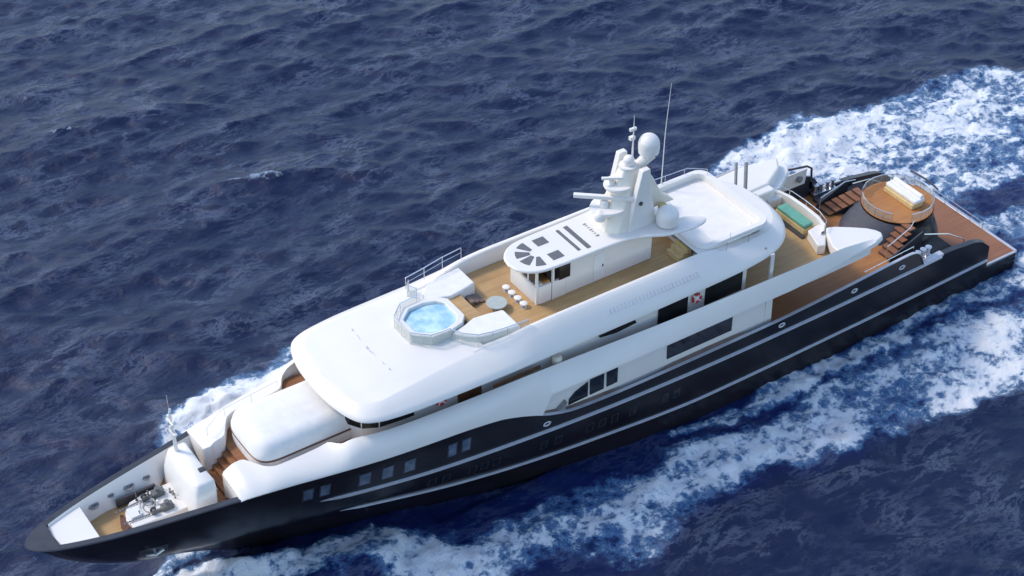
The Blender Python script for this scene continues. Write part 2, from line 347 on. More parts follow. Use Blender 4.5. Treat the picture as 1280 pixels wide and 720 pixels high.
# main saloon walls
WM = 4.62
for sg in (1,-1):
    mb = MB(); mb.grid([[(X, sg*WM, 3.7), (X, sg*(WM-.02), 5.3), (X, sg*(WM-.08), 6.92)] for X in (20.6,22,26,30,33,36.4)])
    w = part(mb, 'saloon_wall', WHITE)
    q = MB(); q.extr([(23.3,5.36),(27.8,5.36),(27.8,6.45),(23.3,6.45)], 'y', sg*(WM-.06), sg*(WM+.02)); part(q, 'saloon_window', GLASSD, w, bevel=.01)
    for poly in ([(33.1,5.28),(34.35,5.24),(34.3,5.62),(33.9,5.95),(33.1,6.24)], [(32.05,5.3),(32.95,5.28),(32.95,6.32),(32.05,6.4)], [(31.15,5.34),(31.85,5.32),(31.85,6.37),(31.15,6.4)]):
        q = MB(); q.extr(poly, 'y', sg*(WM-.06), sg*(WM+.03)); part(q, 'arched_window', GLASSD, w, bevel=.01)
    q = MB(); q.extr([(34.75,5.2),(35.35,5.2),(34.6,5.75)], 'y', sg*(WM-.03), sg*(WM+.26)); part(q, 'wall_grille', GREY, w)
q = MB(); q.box(20.6,20.9,-WM,WM,3.7,6.5); bh = part(q, 'aft_bulkhead', WHITE)
for a, b in ((-3.9,-1.4),(-1.3,1.3),(1.4,3.9)):
    q = MB(); q.box(20.54,20.62,a,b,3.8,6.2); part(q, 'saloon_door', GLASSD, bh)
for sg in (1,-1):
    q = MB(); q.extr([(20.6,3.7),(20.6,6.92),(20.45,6.92),(20.35,3.7)], 'y', sg*(WM-.1), sg*WM); part(q, 'fashion_plate', WHITE)
# ------------------------------------------------------------------ upper deck slab, side bands
ud = MB(); xs = np.linspace(14.4,46.8,40)
UY = pchip([14.4,15,16,30,40,44,46,46.8], [2.4,3.6,4.4,4.4,4.2,3.9,3.4,2.6])
pl = [(14.25,0)]+[(X, UY(X)) for X in xs]+[(46.9,1.2)]
ud.prism(pl+[(x,-y) for x,y in pl[::-1] if y > 0], 6.45, 6.7); part(ud, 'upper_deck', TEAK)
def cat(x0,x1): return x0, x1
YB = pchip([12,15,17,22.5,28,35,40.5,44,45.8,46.4,46.8,47.1,47.6,50.3,50.8,51.2,51.6,52.4], [4.6,4.72,4.75,4.68,4.52,4.18,3.98,3.78,3.5,3.3,3.2,3.05,2.42,2.34,2.1,1.5,.95,.9])
ZB = pchip([12,14,16,22,45.8,46.6,47.2,48.2,51,52,52.4], [7.35,7.75,8.0,8.05,8.05,8.0,7.75,7.5,7.42,7.35,7.15])
ZL = lambda X: ZT(X)+.02 if X > 36.2 else (ZT(36.2)+.02+(6.85-ZT(36.2))*min((36.2-X)/.5,1) if X > 20 else 6.85+.9*max(0,(20-X)/8)**1.5)
for sg in (1,-1):
    xs = list(np.linspace(13.2,35.6,60))+list(np.linspace(35.7,47,40))+list(np.linspace(47.1,52.4,36)); rows = []
    for X in xs:
        yb, zb, zl = YB(X), ZB(X), ZL(X); yo = DK(X)+.015; wing = 1.0
        fz = max(0, min(1, (48.6-X)/3)); fa = max(0, min(1, (39-X)/4))
        cxq = yb+(yo-yb)*(.80-.15*fa); czq = zb-.02-(zb-zl)*(.10+.30*fa); curve = []
        for u in (.12,.26,.40,.54,.68,.82,.93):
            curve.append(((1-u)**2*(yb+.05)+2*u*(1-u)*cxq+u*u*yo, (1-u)**2*zb+2*u*(1-u)*czq+u*u*(zl+.05)))
        foot = 5.4 if X > 50.7 else 6.5
        rows.append([(X, sg*yb, foot), (X, sg*yb, zb-.06), (X, sg*(yb+.05), zb)]+[(X, sg*cy_, cz_) for cy_, cz_ in curve]+[(X, sg*yo, zl+.05), (X, sg*yo, zl), (X, sg*(yo-.35), zl-.02 if X<35.9 else zl-.15)])
    mb = MB(); mb.grid(rows); mb.add(rows[0], [tuple(range(len(rows[0])))])
    # rounded nose of the shoulder
    last = rows[-1]; nose = [[(x+dx, y*(1-dy)+sg*2.4*dy, z*(1-dz)+6.1*dz) for x, y, z in last] for dx, dy, dz in ((.18,.03,.03),(.30,.1,.1),(.34,.25,.35))]
    mb.grid([last]+nose); mb.add(nose[-1], [tuple(range(len(last)))])
    part(mb, 'side_bulwark', WHITE, smooth=42)
    # aft wing
    mb = MB(); pl = [(15.6,4.74),(15.6,3.9),(14.95,2.6),(14.6,2.2),(14.1,2.35),(13.3,2.85),(12.5,3.45),(12.15,3.9),(12.05,4.25),(12.25,4.6),(12.9,4.82),(14.0,4.92)]
    mb.prism([(x, sg*y) for x, y in pl], lambda x, y: 6.9+.05*(15.6-x), lambda x, y: 7.55-.05*(15.6-x), .06); part(mb, 'bulwark_wing', WHITE, bevel=.08, seg=3)
    # louvred lettering-sized vents pressed into the bands
    q = MB()
    def slat(x0, x1, ya, za, yb_, zb_):
        q.add([(x0,sg*ya,za),(x1,sg*ya,za),(x1,sg*yb_,zb_),(x0,sg*yb_,zb_),(x0,sg*(ya-.05),za-.04),(x1,sg*(ya-.05),za-.04),(x1,sg*(yb_-.05),zb_-.04),(x0,sg*(yb_-.05),zb_-.04)], [(0,1,2,3),(4,7,6,5),(0,4,5,1),(1,5,6,2),(2,6,7,3),(3,7,4,0)])
    for X in np.arange(25.6,31.6,.24): slat(float(X), float(X)+.07, 4.165, 9.79, 3.985, 10.02)
    slat(25.5, 31.7, 4.17, 9.78, 4.15, 9.80); part(q, 'band_louvre', SILVERP)
    q = MB()
    for k in range(9): X = 31.2+k*.42; q.box(X, X+.20, sg*(YB(X)+.62)-.012, sg*(YB(X)+.62)+.012, 7.02-.0*k, 7.07)
    part(q, 'side_vent', SILVERP)
    q = MB(); q.lathe([(.16,-.02),(.18,.0),(.14,.02)], (41.2, sg*4.42, 7.55), 12, 'y'); q.v = [(41.2+(v[0]-41.2)*1.9, v[1], v[2]) for v in q.v]; part(q, 'side_fairlead', DGREY)
# covered trunk (tender garage) on the foredeck
tr = MB(); rows = []
for zz, yb, xf, e in ((6.7,1.98,51.05,.5),(7.6,1.97,51.05,.5),(8.05,1.82,50.9,.48),(8.28,1.58,50.65,.45),(8.38,1.25,50.3,.42)):
    row = []
    for k in range(25):
        a = -math.pi/2+math.pi*k/24; cx, sx = math.cos(a), math.sin(a)
        row.append((49.4+(xf-49.4)*abs(cx)**e-.12*0, yb*math.copysign(abs(sx)**e, sx), zz))
    row = [(45.8,row[0][1],zz)]+row+[(45.8,row[-1][1],zz)]; rows.append(row)
tr.grid(rows); tr.add(rows[-1], [tuple(range(27))]); trunk = part(tr, 'foredeck_cover', FABRIC, smooth=60)
q = MB(); q.tube([(x,y*1.01,7.36) for x,y,z in rows[0]], .05, 8); part(q, 'cover_hem', BROWN, trunk)
fd = MB(); fd.prism([(51.5,.9),(51.5,-.9),(50.8,-2.35),(46,-2.9),(46,2.9),(50.8,2.35)], 6.45, 6.72); part(fd, 'foredeck', TEAKR)
q = MB()
for k in range(4): q.box(51.5+.3*k, 51.8+.3*k, -.9, .9, 5.4, 6.5-.28*k)
part(q, 'foredeck_steps', TEAKR)
q = rail([(52.2,-1.5,7.35),(51.0,-2.3,7.4),(47.6,-2.7,7.45)], .5, 1.7, r=.016, mids=()); part(q, 'foredeck_rail', CREAM)
q = MB(); q.box(46.1,47.4,-3.1,-1.95,7.2,7.45); part(q, 'side_landing', TEAKR)
q = rail([(53.1,1.2,5.5),(53.1,-1.0,5.5)], .8, 1.1, r=.016); part(q, 'well_rail', STEEL)
# upper deck house
HY = lambda X: YB(X)-.68 if X < 44 else None
hw = MB(); ring = []
for X in np.linspace(21.9,43.5,40): ring.append((X, min(YB(X)-.68, 3.86)))
ring += [(44.8,3.0),(45.6,2.6),(46.1,1.8),(46.3,.9),(46.35,0)]
full = [(21.9,0)]+ring+[(x,-y) for x,y in ring[-2::-1]]
hw.grid([[(x,y,z) for x,y in full] for z in (6.7,8.0,9.15)], True); house = part(hw, 'bridge_house', WHITE, smooth=25)
q = MB(); fr = [p for p in ring if p[0] > 42.6]; fr = fr+[(x,-y) for x,y in fr[-2::-1]]
q.grid([[(x+.05*(x>44), y*1.015+.0, z) for x,y in fr] for z in (7.7,8.95)]); bwn = part(q, 'bridge_window', GLASSD, house)
for i in range(2, len(fr)-2, 1):
    m_ = MB(); x, y = fr[i]; m_.tube([(x+.08,y*1.02,7.7),(x+.08,y*1.02,8.98)], .03, 6); part(m_, 'mullion', WHITE, bwn)
q = MB(); q.box(21.84,21.92,-3.4,3.4,6.8,9.0); part(q, 'sliding_door', GLASSD, house)
for sg in (1,-1):
    for a, b in ((26.0,28.0),(22.2,24.8)):
        q = MB(); y = sg*3.86; q.extr([(a,7.3),(b,7.3),(b,8.62),(a,8.62)], 'y', y-.04*sg, y+.04*sg); part(q, 'cabin_window', GLASSD, house)
    q = MB(); y0 = 3.72; q.extr([(29.5,8.2),(29.7,8.68),(30.6,8.62),(31.9,8.25),(30.8,8.1)], 'y', sg*3.6, sg*3.93); part(q, 'wing_window', GLASSD, house)
    q = MB(); q.extr([(39.0,6.75),(40.4,6.75),(40.4,8.75),(39.0,8.75)], 'y', sg*(YB(39.7)-.68-.05), sg*(YB(39.7)-.68+.06)); part(q, 'side_door', BROWN, house)
    q = MB(); q.box(35.7,38.6,sg*(YB(37)-.2)-.04,sg*(YB(37)-.2)+.04,7.95,8.1); part(q, 'cap_timber', BROWN)
    q = MB(); q.lathe([(.26,0),(.28,.3),(.2,.5),(.02,.55)], (34.6, sg*(YB(34.6)-.34), 7.75), 14); part(q, 'searchlight', CREAM)
    for X in (20.4,):
        q = MB(); q.box(X-.12,X+.12,sg*4.2-.06,sg*4.2+.06,6.7,9.2); part(q, 'deck_pillar', WHITE, bevel=.02)
# ------------------------------------------------------------------ roof of the bridge deck with sun-deck coaming
K = np.array([  # Xe, ye, Xc, yc, zc
 (46.95,0, 46.3,0,9.6),(46.87,1.4,46.2,1.3,9.6),(46.62,2.7,46.0,2.35,9.62),(46.15,3.65,45.5,3.05,9.66),(45.2,4.12,44.6,3.35,9.76),(43.2,4.38,43,3.3,9.88),
 (41,4.47,41,3.15,9.95),(39,4.52,39,3.1,10.02),(37.5,4.55,37.4,3.3,10.18),(36,4.55,36,3.45,10.42),(34,4.55,34,3.5,10.5),(30,4.55,30,3.5,10.5),(26,4.5,26,3.5,10.5),(24.8,4.48,24.8,3.48,10.45),
 (23,4.42,23,3.4,10.15),(21.4,4.28,21.4,3.25,9.95),(20,3.98,20,3.0,9.85),(18.9,3.4,19.1,2.5,9.75),(18.1,2.5,18.5,1.8,9.7),(17.65,1.3,18.15,.95,9.68),(17.5,0,18.05,0,9.66)])
tt = np.arange(len(K)); fs_ = [pchip(tt, K[:,i]) for i in range(5)]
T = np.linspace(0, len(K)-1, 161)
def ringpts(sg=1): return [[f(t) for f in fs_] for t in T]
RP = ringpts()
mb = MB()
for sg in (1,-1):
    rows = []
    for xe, ye, xc, yc, zc in RP:
        xi, yi = xe+(xc-xe)*.35, ye+(yc-ye)*.35
        rows.append([(xi,sg*yi,9.02),(xe,sg*ye,9.1),(xe+(xc-xe)*.02,sg*(ye+(yc-ye)*.02),9.2),(xe+(xc-xe)*.20,sg*(ye+(yc-ye)*.20),9.2+(zc-9.2)*.27),
                     (xe+(xc-xe)*.55,sg*(ye+(yc-ye)*.55),9.2+(zc-9.2)*.62),(xe+(xc-xe)*.9,sg*(ye+(yc-ye)*.9),9.2+(zc-9.2)*.96),(xc,sg*yc,zc)])
    mb.grid(rows)
part(mb, 'roof_shell', WHITE, smooth=60)
mb = MB(); rows = []
for xe, ye, xc, yc, zc in RP:
    if xc < 38.5: break
    rows.append([(xc, yc*u, zc+(.02+.14*min(1,(46.1-xc)/4))*(1-u*u)) for u in np.linspace(1,-1,15)])
mb.grid(rows); part(mb, 'bridge_roof', WHITE, smooth=60)
mb = MB(); rows = []
for xe, ye, xc, yc, zc in RP:
    if xc > 25: continue
    rows.append([(xc, yc*u, zc+.01 if xc<24 else zc) for u in (1,.9,.5,0,-.5,-.9,-1)])
mb.grid(rows); part(mb, 'aft_roof', WHITE, smooth=60)
for sg in (1,-1):
    mb = MB(); rows = []
    for xe, ye, xc, yc, zc in RP:
        if 23.6 < xc < 39.3:
            w = .30; rows.append([(xc,sg*yc,zc),(xc,sg*(yc-.06),zc+.05),(xc,sg*(yc-w+.06),zc+.05),(xc,sg*(yc-w),zc-.02),(xc,sg*(yc-w-.06),9.55)])
    mb.grid(rows); part(mb, 'sun_deck_coaming', WHITE, smooth=50)
sd = MB(); sd.prism([(38.7,2.95),(38.7,-2.95),(36,-3.12),(24.0,-3.15),(24.0,3.15),(36,3.12)], 9.4, 9.6)
part(sd, 'sun_deck', TEAK)
# ---- pool and lounges
pool_out = [(41.55,.75),(41.55,-.75),(40.75,-1.5),(39.7,-1.55),(39.35,-2.2),(38.75,-2.75),(38.0,-2.95),(36.3,-3.12),(36.3,3.12),(38.0,2.95),(38.75,2.75),(39.35,2.2),(39.7,1.55),(40.75,1.5)]
tub_o = [(41.5,.72),(41.5,-.72),(40.7,-1.45),(39.6,-1.5),(38.75,-1.25),(38.35,-.8),(38.35,.8),(38.75,1.25),(39.6,1.5),(40.7,1.45)]
tub_i = [(41.2,.6),(41.2,-.6),(40.5,-1.18),(39.65,-1.22),(39.0,-1.0),(38.7,-.6),(38.7,.6),(39.0,1.0),(39.65,1.22),(40.5,1.18)]
mb = MB(); n = len(tub_o); rows = [[(x,y,9.7) for x,y in tub_o],[(x,y,10.58) for x,y in tub_o],[(x,y,10.58) for x,y in tub_i],[(x,y,9.75) for x,y in tub_i]]
mb.grid(rows, True); mb.add(rows[-1], [tuple(range(n))])
POOLF = mat('pool_tiles', (.62,.80,.85), .4, .12, 3)
tub = part(mb, 'jacuzzi', WHITE, bevel=.03)
q = MB(); q.prism([(39+(x-39.95)*.985+.95,y*.985) for x,y in tub_i], 9.76, 9.8); part(q, 'jacuzzi_floor', POOLF, tub)
pw = bpy.data.materials.new('pool_water'); pw.use_nodes = True; t = pw.node_tree; b = t.nodes['Principled BSDF']
tc = t.nodes.new('ShaderNodeTexCoord'); nz = t.nodes.new('ShaderNodeTexNoise'); nz.inputs['Scale'].default_value = 1.5; nz.inputs['Detail'].default_value = 7
cr = t.nodes.new('ShaderNodeValToRGB'); cr.color_ramp.elements[0].position=.38; cr.color_ramp.elements[0].color=(.30,.54,.70,1); cr.color_ramp.elements[1].position=.66; cr.color_ramp.elements[1].color=(.58,.78,.80,1)
t.links.new(tc.outputs['Object'], nz.inputs[0]); t.links.new(nz.outputs[0], cr.inputs[0]); t.links.new(cr.outputs[0], b.inputs['Base Color']); b.inputs['Roughness'].default_value=.15
bp = t.nodes.new('ShaderNodeBump'); bp.inputs['Strength'].default_value=.6; bp.inputs['Distance'].default_value=.1; t.links.new(nz.outputs[0], bp.inputs['Height']); t.links.new(bp.outputs[0], b.inputs['Normal'])
q = MB(); rows = []
for i in range(12):
    k = 1-i/12; rows.append([(39.95+(x-39.95)*k, y*k, 10.40+.035*math.sin(7*x*k+3)*math.cos(6*y*k)) for x, y in tub_i])
q.grid(rows, True); q.add(rows[-1], [tuple(range(n))]); part(q, 'pool_water', pw, tub, smooth=80)
for sg in (1,-1):
    mb = MB(); mb.prism([(x, sg*y) for x, y in [(39.6,1.52),(39.2,2.1),(38.65,2.6),(38.0,2.8),(36.3,3.0),(36.3,1.35),(37.2,1.15),(38.0,1.05),(38.7,1.3)]], 9.6, 10.42, .03)
    part(mb, 'sun_pad', FABRIC, bevel=.09, seg=3)
# glass balustrade round the pool and the pads
def balustrade(path, h, name='glass_balustrade', par=None):
    fr = MB(); gl = MB()
    for (a, b) in zip(path, path[1:]):
        A, B_ = Vector(a), Vector(b); gl.add([A+Vector((0,0,.06)), B_+Vector((0,0,.06)), B_+Vector((0,0,h-.05)), A+Vector((0,0,h-.05))], [(0,1,2,3)])
        fr.tube([A, A+Vector((0,0,h))], .015, 6)
    fr.tube([Vector(p)+Vector((0,0,h)) for p in path], .03, 6); fr.tube([Vector(path[-1]), Vector(path[-1])+Vector((0,0,h))], .025, 6)
    o = part(fr, name, STEEL, par); part(gl, 'glass_panel', GLASSR, o, fix=False); return o
balustrade([(36.0,3.22,10.0),(37.2,3.1,9.95),(38.05,3.0,9.95),(38.8,2.8,9.95),(39.4,2.25,9.95),(39.75,1.62,9.98),(40.2,1.62,9.98),(40.8,1.55,9.98),(41.2,1.2,9.98),(41.62,.78,9.98),(41.65,0,9.98),(41.62,-.78,9.98),(41.2,-1.2,9.98),(40.8,-1.55,9.98),(39.75,-1.62,9.98),(39.4,-2.25,9.95)], .85)
balustrade([(39.4,-2.25,9.95),(39.7,-2.7,10.0),(39.4,-3.05,10.0)], .8)
q = rail([(39.6,-3.0,10.3),(38.4,-3.15,10.35),(37.2,-3.3,10.45),(35.9,-3.4,10.5)], .75, 1.25, r=.022, mids=(.55,)); part(q, 'side_rail', STEEL)
for i, x in enumerate((36.35,36.65,36.95)):
    q = MB(); q.box(x-.13,x+.13,-1.75,-.55,9.6,9.70+.10*i); part(q, 'teak_step', CAPW, bevel=.02)
q = MB(); q.box(37.4,38.3,-1.2,1.15,9.6,10.22); part(q, 'pool_step', TEAK)
# ---- deckhouse / bar with hardtop
def arc(cx, cy, r, a0, a1, n): return [(cx+r*math.cos(a0+(a1-a0)*i/n), cy+r*math.sin(a0+(a1-a0)*i/n)) for i in range(n+1)]
q = MB(); q.box(26.6,32.3,-1.25,1.25,9.6,11.85); dh = part(q, 'deckhouse', WHITE, bevel=.04)
q = MB(); q.prism([(34.15,-1.2),(34.15,.95),(33.95,1.25),(33.2,1.25),(33.2,1.1),(33.85,1.08),(33.98,.9),(33.98,-1.05),(32.3,-1.05),(32.3,-1.2)], 9.6, 10.75); part(q, 'bar_front', WHITE, dh, bevel=.03)
q = MB(); q.box(33.7,34.2,-1.2,1.1,10.75,10.82); part(q, 'bar_counter', CREAM, dh)
q = MB()
for a, b in ((-1.15,-.45),(-.38,.35),(.42,.98)): q.box(34.04,34.10,a,b,10.84,11.75)
part(q, 'bar_window', GLASSD, dh)
q = MB()
for x, y in ((34.07,1.12),(33.1,1.2),(34.07,-1.2),(34.07,.39),(34.07,-.42)): q.box(x-.06,x+.06,y-.06,y+.06,9.6,11.9)
part(q, 'bar_pillar', WHITE, dh)
q = MB(); q.box(32.05,32.75,1.255,1.30,10.75,11.65); part(q, 'deckhouse_window', GLASSD, dh)
q = MB(); q.box(32.3,33.1,1.12,1.24,9.6,10.75); part(q, 'bar_side', WHITE, dh)
q = MB(); q.box(32.9,33.15,1.0,1.05,9.7,11.6); part(q, 'bar_doorway', DGREY, dh)
q = MB(); q.box(32.3,32.36,-1.1,1.1,9.7,11.6); part(q, 'bar_back', DGREY, dh)
q = MB(); q.box(29.8,30.5,1.252,1.28,9.72,11.4); dr = part(q, 'deckhouse_door', WHITE2, dh, bevel=.01)
q = MB(); q.box(29.9,29.94,1.28,1.33,10.5,10.65); part(q, 'door_handle', DGREY, dr)
ht = MB(); half = [(35.15,0),(35.05,.5),(34.75,.95),(34.3,1.28),(33.6,1.48),(32,1.55),(30,1.57),(28.6,1.65),(27.6,1.95),(26.6,2.45),(25.7,2.65),(24.9,2.75),(24.2,2.65),(23.9,2.4),(24.2,2.0),(25,1.6),(26.3,1.5),(26.3,0)]
tt2 = np.arange(len(half)); fx = pchip(tt2,[p[0] for p in half]); fy = pchip(tt2,[p[1] for p in half]); hp = [(fx(t), fy(t)) for t in np.linspace(0,len(half)-1,70)]
def zt(x,y): return 12.0+.05*(1-(y/1.6)**2)*(x>26) - .10*max(0,(27-x)/3.5)
ht.prism(hp+[(x,-y) for x,y in hp[-2:0:-1]], 11.8, 11.98); top = part(ht, 'hardtop', WHITE, bevel=.08, seg=3)
def flat(poly, z, name, m, par, th=.02): q = MB(); q.prism(poly, z-.01, z+th); return part(q, name, m, par)
ZH = 11.985
sky = [(.85,.12),]
def wedge(r0, r1, a0, a1):
    c = (33.35,0); return [(c[0]+r1*math.cos(a)*1.02, r1*math.sin(a)) for a in np.linspace(a0,a1,6)]+[(c[0]+r0*math.cos(a), r0*math.sin(a)) for a in np.linspace(a1,a0,4)]
for a0, a1 in ((R(7),R(38)),(R(55),R(84))):
    for sg in (1,-1):
        flat(wedge(.36,1.12,sg*a0,sg*a1), ZH, 'skylight', GREYW, top)
for sg in (1,-1): flat([(32.95,sg*.42),(32.95,sg*1.02),(32.25,sg*1.02),(32.25,sg*.42)], ZH, 'skylight', GREYW, top)
flat([(31.4,1.05),(31.4,-1.05),(31.22,-1.05),(31.22,1.05)], ZH, 'roof_slot', GREYW, top); flat([(30.88,1.15),(30.88,-1.1),(30.62,-1.1),(30.62,1.15)], ZH, 'roof_slot', GREYW, top)
q = MB()
for k, (w, g) in enumerate(((.10,.18),(.06,.1),(.05,.09),(.1,.15),(.05,.09),(.05,.09),(.12,.2))):
    y = -.75+k*.2; q.box(29.75-w/2-.04, 29.75+w/2+.04, y, y+g*.6, ZH, ZH+.012)
part(q, 'roof_marking', GREY, top)
# ---- aft sun box
def rrect(x0,x1,y0,y1,r,n=6):
    o = []
    for cx, cy, a in ((x1-r,y1-r,0),(x0+r,y1-r,90),(x0+r,y0+r,180),(x1-r,y0+r,270)): o += arc(cx,cy,r,R(a),R(a+90),n)
    return o
o1, o2 = rrect(19.7,24.7,-3.15,3.15,.75), rrect(20.1,24.5,-2.8,2.8,.5); ob = rrect(20.0,24.6,-2.85,2.85,.6)
mb = MB(); rows = [[(x,y,9.6) for x,y in ob],[(x,y,10.05) for x,y in ob],[(x,y,10.3) for x,y in o1],[(x,y,10.5) for x,y in o1],[(x*.998+.04,y*.985,10.56) for x,y in o1],[(x,y,10.56) for x,y in o2],[(x,y,10.5) for x,y in o2],[(x,y,10.16) for x,y in o2]]
mb.grid(rows, True); mb.add(rows[-1], [tuple(range(len(o2)))]); box = part(mb, 'aft_sun_deck', WHITE, smooth=50)
q = MB(); q.prism(rrect(20.4,24.1,-2.5,2.5,.4), 10.14, 10.20); part(q, 'sun_mattress', FABRIC, box, bevel=.06, seg=3)
q = MB(); q.grid([[(x,y,z) for x,y in ob] for z in (9.86,10.0)], True); q.v = [(22.3+(v[0]-22.3)*1.01, v[1]*1.01, v[2]) for v in q.v]; part(q, 'painted_shadow_line', GREY, box)  # grey strip paints the shadow line under the box rim
q = MB()
for k in range(3): q.box(24.75+.28*k,25.03+.28*k,1.3,2.4,9.6,10.3-.22*k)
part(q, 'sun_deck_steps', YEL)
q = MB(); q.tube([(24.2,-2.95,10.75),(23.2,-2.95,10.75)], .08, 8); q.box(23.2,24.2,-2.4,-1.3,10.16,10.36); part(q, 'box_locker', WHITE2, box, bevel=.04)
q = rail([(25.0,-3.3,10.5),(23,-3.2,10.55),(20.8,-3.1,10.55),(19.9,-2.4,10.55)], .35, 1.3, r=.018, mids=()); part(q, 'sun_deck_rail', STEEL)
q = rail([(20.0,2.7,9.85),(21.4,3.35,9.9),(23.2,3.5,10.1)], .6, 1.4, r=.014, mids=()); part(q, 'port_aft_rail', STEEL)
q = MB(); q.lathe([(.07,-.03),(.09,0),(.05,.04)], (20.8,4.0,9.62), 10); part(q, 'roof_light', GREY)
# ------------------------------------------------------------------ mast
ms = MB(); rows = []
for z, x0, x1, w in ((11.95,26.1,29.3,1.08),(12.8,26.3,29.0,.98),(13.6,26.5,28.7,.86),(14.5,26.7,28.35,.7),(15.3,26.9,28.0,.5)):
    rows.append([(x0,-w*.6,z),(x0+.25,-w,z),(x1-.5,-w,z),(x1,-w*.45,z),(x1,w*.45,z),(x1-.5,w,z),(x0+.25,w,z),(x0,w*.6,z)])
ms.grid(rows, True); ms.add(rows[-1], [tuple(range(8))]); mast = part(ms, 'mast', MASTC, bevel=.08, seg=3)
for sg in (1,-1):
    q = MB(); q.extr([(26.3,11.95),(28.2,11.95),(27.9,13.6),(27.45,15.6),(26.95,15.6),(26.8,13.9)], 'y', sg*1.2, sg*.85); part(q, 'mast_leg', WHITE, mast, bevel=.04)
q = MB(); q.extr([(26.9,12.0),(24.3,12.0),(25.2,12.7),(25.9,14.1),(26.7,15.2),(27.1,15.2)], 'y', -.5, .15); part(q, 'mast_fin', CREAM, mast, bevel=.05)
def disc(c, r, h, name='mast_platform', sx=1.0, m=WHITE):
    q = MB(); q.lathe([(r*.5,-h*1.4),(r*.95,-h*.5),(r,0),(r*.97,h*.5),(r*.3,h*.6)], c, 28); q.v = [(c[0]+(v[0]-c[0])*sx, v[1], v[2]) for v in q.v]; return part(q, name, m, mast)
disc((28.6,0,13.2),.95,.2,sx=1.25); disc((28.1,0,14.4),.78,.18,sx=1.1); disc((27.55,0,15.35),.5,.16)
q = MB(); q.lathe([(.42,0),(.40,.3),(.28,.42),(.02,.45)], (27.8,0,14.5), 20); part(q, 'radar_pedestal', CREAM, mast)
q = MB(); q.lathe([(.25,0),(.22,.35),(.15,.4)], (29.0,0,13.3), 14)
q.box(28.88,29.12,-1.65,1.65,13.78,14.0,R(50)); part(q, 'radar_scanner', WHITE, mast, bevel=.03)
q = MB(); q.lathe([(.18,0),(.15,.3)], (28.5,-.1,14.5), 12); q.box(28.42,28.58,-.6,.6,14.85,14.98,R(60)); part(q, 'small_radar', WHITE, mast, bevel=.02)
def dome(c, r, h, name='satellite_dome', par=None):
    q = MB(); pr = [(r*.6,0),(r*.95,h*.12),(r,h*.35),(r*.99,h*.55)]+[(r*.99*math.cos(a), h*.55+(h*.45)*math.sin(a)) for a in np.linspace(.15,1.5,9)]
    q.lathe(pr, c, 28); return part(q, name, WHITE, par or mast)
dome((26.4,.25,15.8), .58, 1.25); q = MB(); q.tube([(26.9,0,15.1),(26.25,.25,15.8)], [.28,.35], 12); part(q, 'dome_bracket', WHITE, mast)
dome((27.5,.0,15.4), .30, .58); dome((29.5,.3,12.75), .33, .6); dome((26.05,1.75,11.98), .62, 1.15); dome((26.05,-1.75,11.98), .62, 1.15)
q = MB(); q.tube([(27.0,-.35,15.4),(27.0,-.35,17.3),(27.0,-.35,18.1)], [.06,.03,.01], 8); q.box(26.85,27.25,-.42,-.28,17.2,17.35); q.box(26.9,27.2,-.5,-.3,16.6,16.8); part(q, 'mast_antenna', WHITE, mast)
q = MB(); q.box(26.75,26.95,.70,.86,12.0,13.5); part(q, 'mast_vent', GREY, mast)
for x, y, z, r_ in ((27.5,1.22,13.6,.12),(26.75,.75,15.3,.14)):
    q = MB(); q.sphere((x,y,z), r_); part(q, 'mast_lamp', DGREY, mast)
q = MB(); q.box(25.2,25.6,.3,.7,12.0,12.35); part(q, 'horn', YEL, mast, bevel=.04)
q = MB(); q.tube([(22.65,-3.1,10.5),(22.55,-3.15,14.0),(22.3,-3.2,17.0)], [.035,.022,.01], 8); part(q, 'whip_antenna', WHITE)
q = MB(); q.tube([(22.65,3.1,9.9),(22.66,3.1,10.9)], .02, 6); part(q, 'stub_antenna', WHITE)
# small fittings in a row across the bridge roof
q = MB()
for k in range(9):
    y = (-2.0,-1.4,-1.15,-.3,-.12,.1,.35,1.2,1.75)[k]; x = 43.6-.04*abs(k-4); w = (.07,.04,.05,.1,.05,.06,.04,.05,.07)[k]
    q.lathe([(w*.6,0),(w*.6,.03),(w*.3,.05)], (x,y,9.9+.12*(1-(y/3.3)**2)), 8)
part(q, 'roof_fitting', SILVERP)
# ------------------------------------------------------------------ upper deck aft
for sg in (1,-1):
    q = MB(); q.prism([(x, sg*y) for x,y in [(15.5,1.75),(14.6,1.6),(14.4,2.0),(14.95,2.7),(15.6,3.4),(16.0,3.2)]], 6.7, 7.35); part(q, 'deck_locker', WHITE, bevel=.06)
q = MB(); pl = [(14.95,2.5),(14.45,2.1),(14.2,1.2),(14.15,0),(14.2,-1.2),(14.45,-2.1),(14.95,-2.5)]; 
q.grid([[(x,y,6.5) for x,y in pl],[(x,y,7.55) for x,y in pl],[(x+.22,y,7.55) for x,y in pl],[(x+.25,y,6.6) for x,y in pl]]); part(q, 'aft_bulwark', WHITE, bevel=.03)
q = rail([(x-.0,y,7.5) for x,y in pl], .35, 1.4, r=.02, mids=()); part(q, 'aft_rail', STEEL)
q = MB(); q.box(14.75,15.45,-1.15,1.35,6.7,7.1); bench = part(q, 'bench', YEL, bevel=.02)
q = MB(); q.box(15.45,15.75,-1.2,1.6,6.69,6.78); part(q, 'bench_base', DGREY, bench)
tag(MB().box(14.7,15.42,-1.1,1.3,7.12,7.34).build('bench_cushion', GREEN, bevel=.06, seg=3), 'long green cushion lying on the wooden bench of the aft upper deck', 'cushion')
q = MB(); q.box(14.9,16.9,-2.9,-1.9,6.7,7.9); part(q, 'white_locker', WHITE, bevel=.12, seg=3)
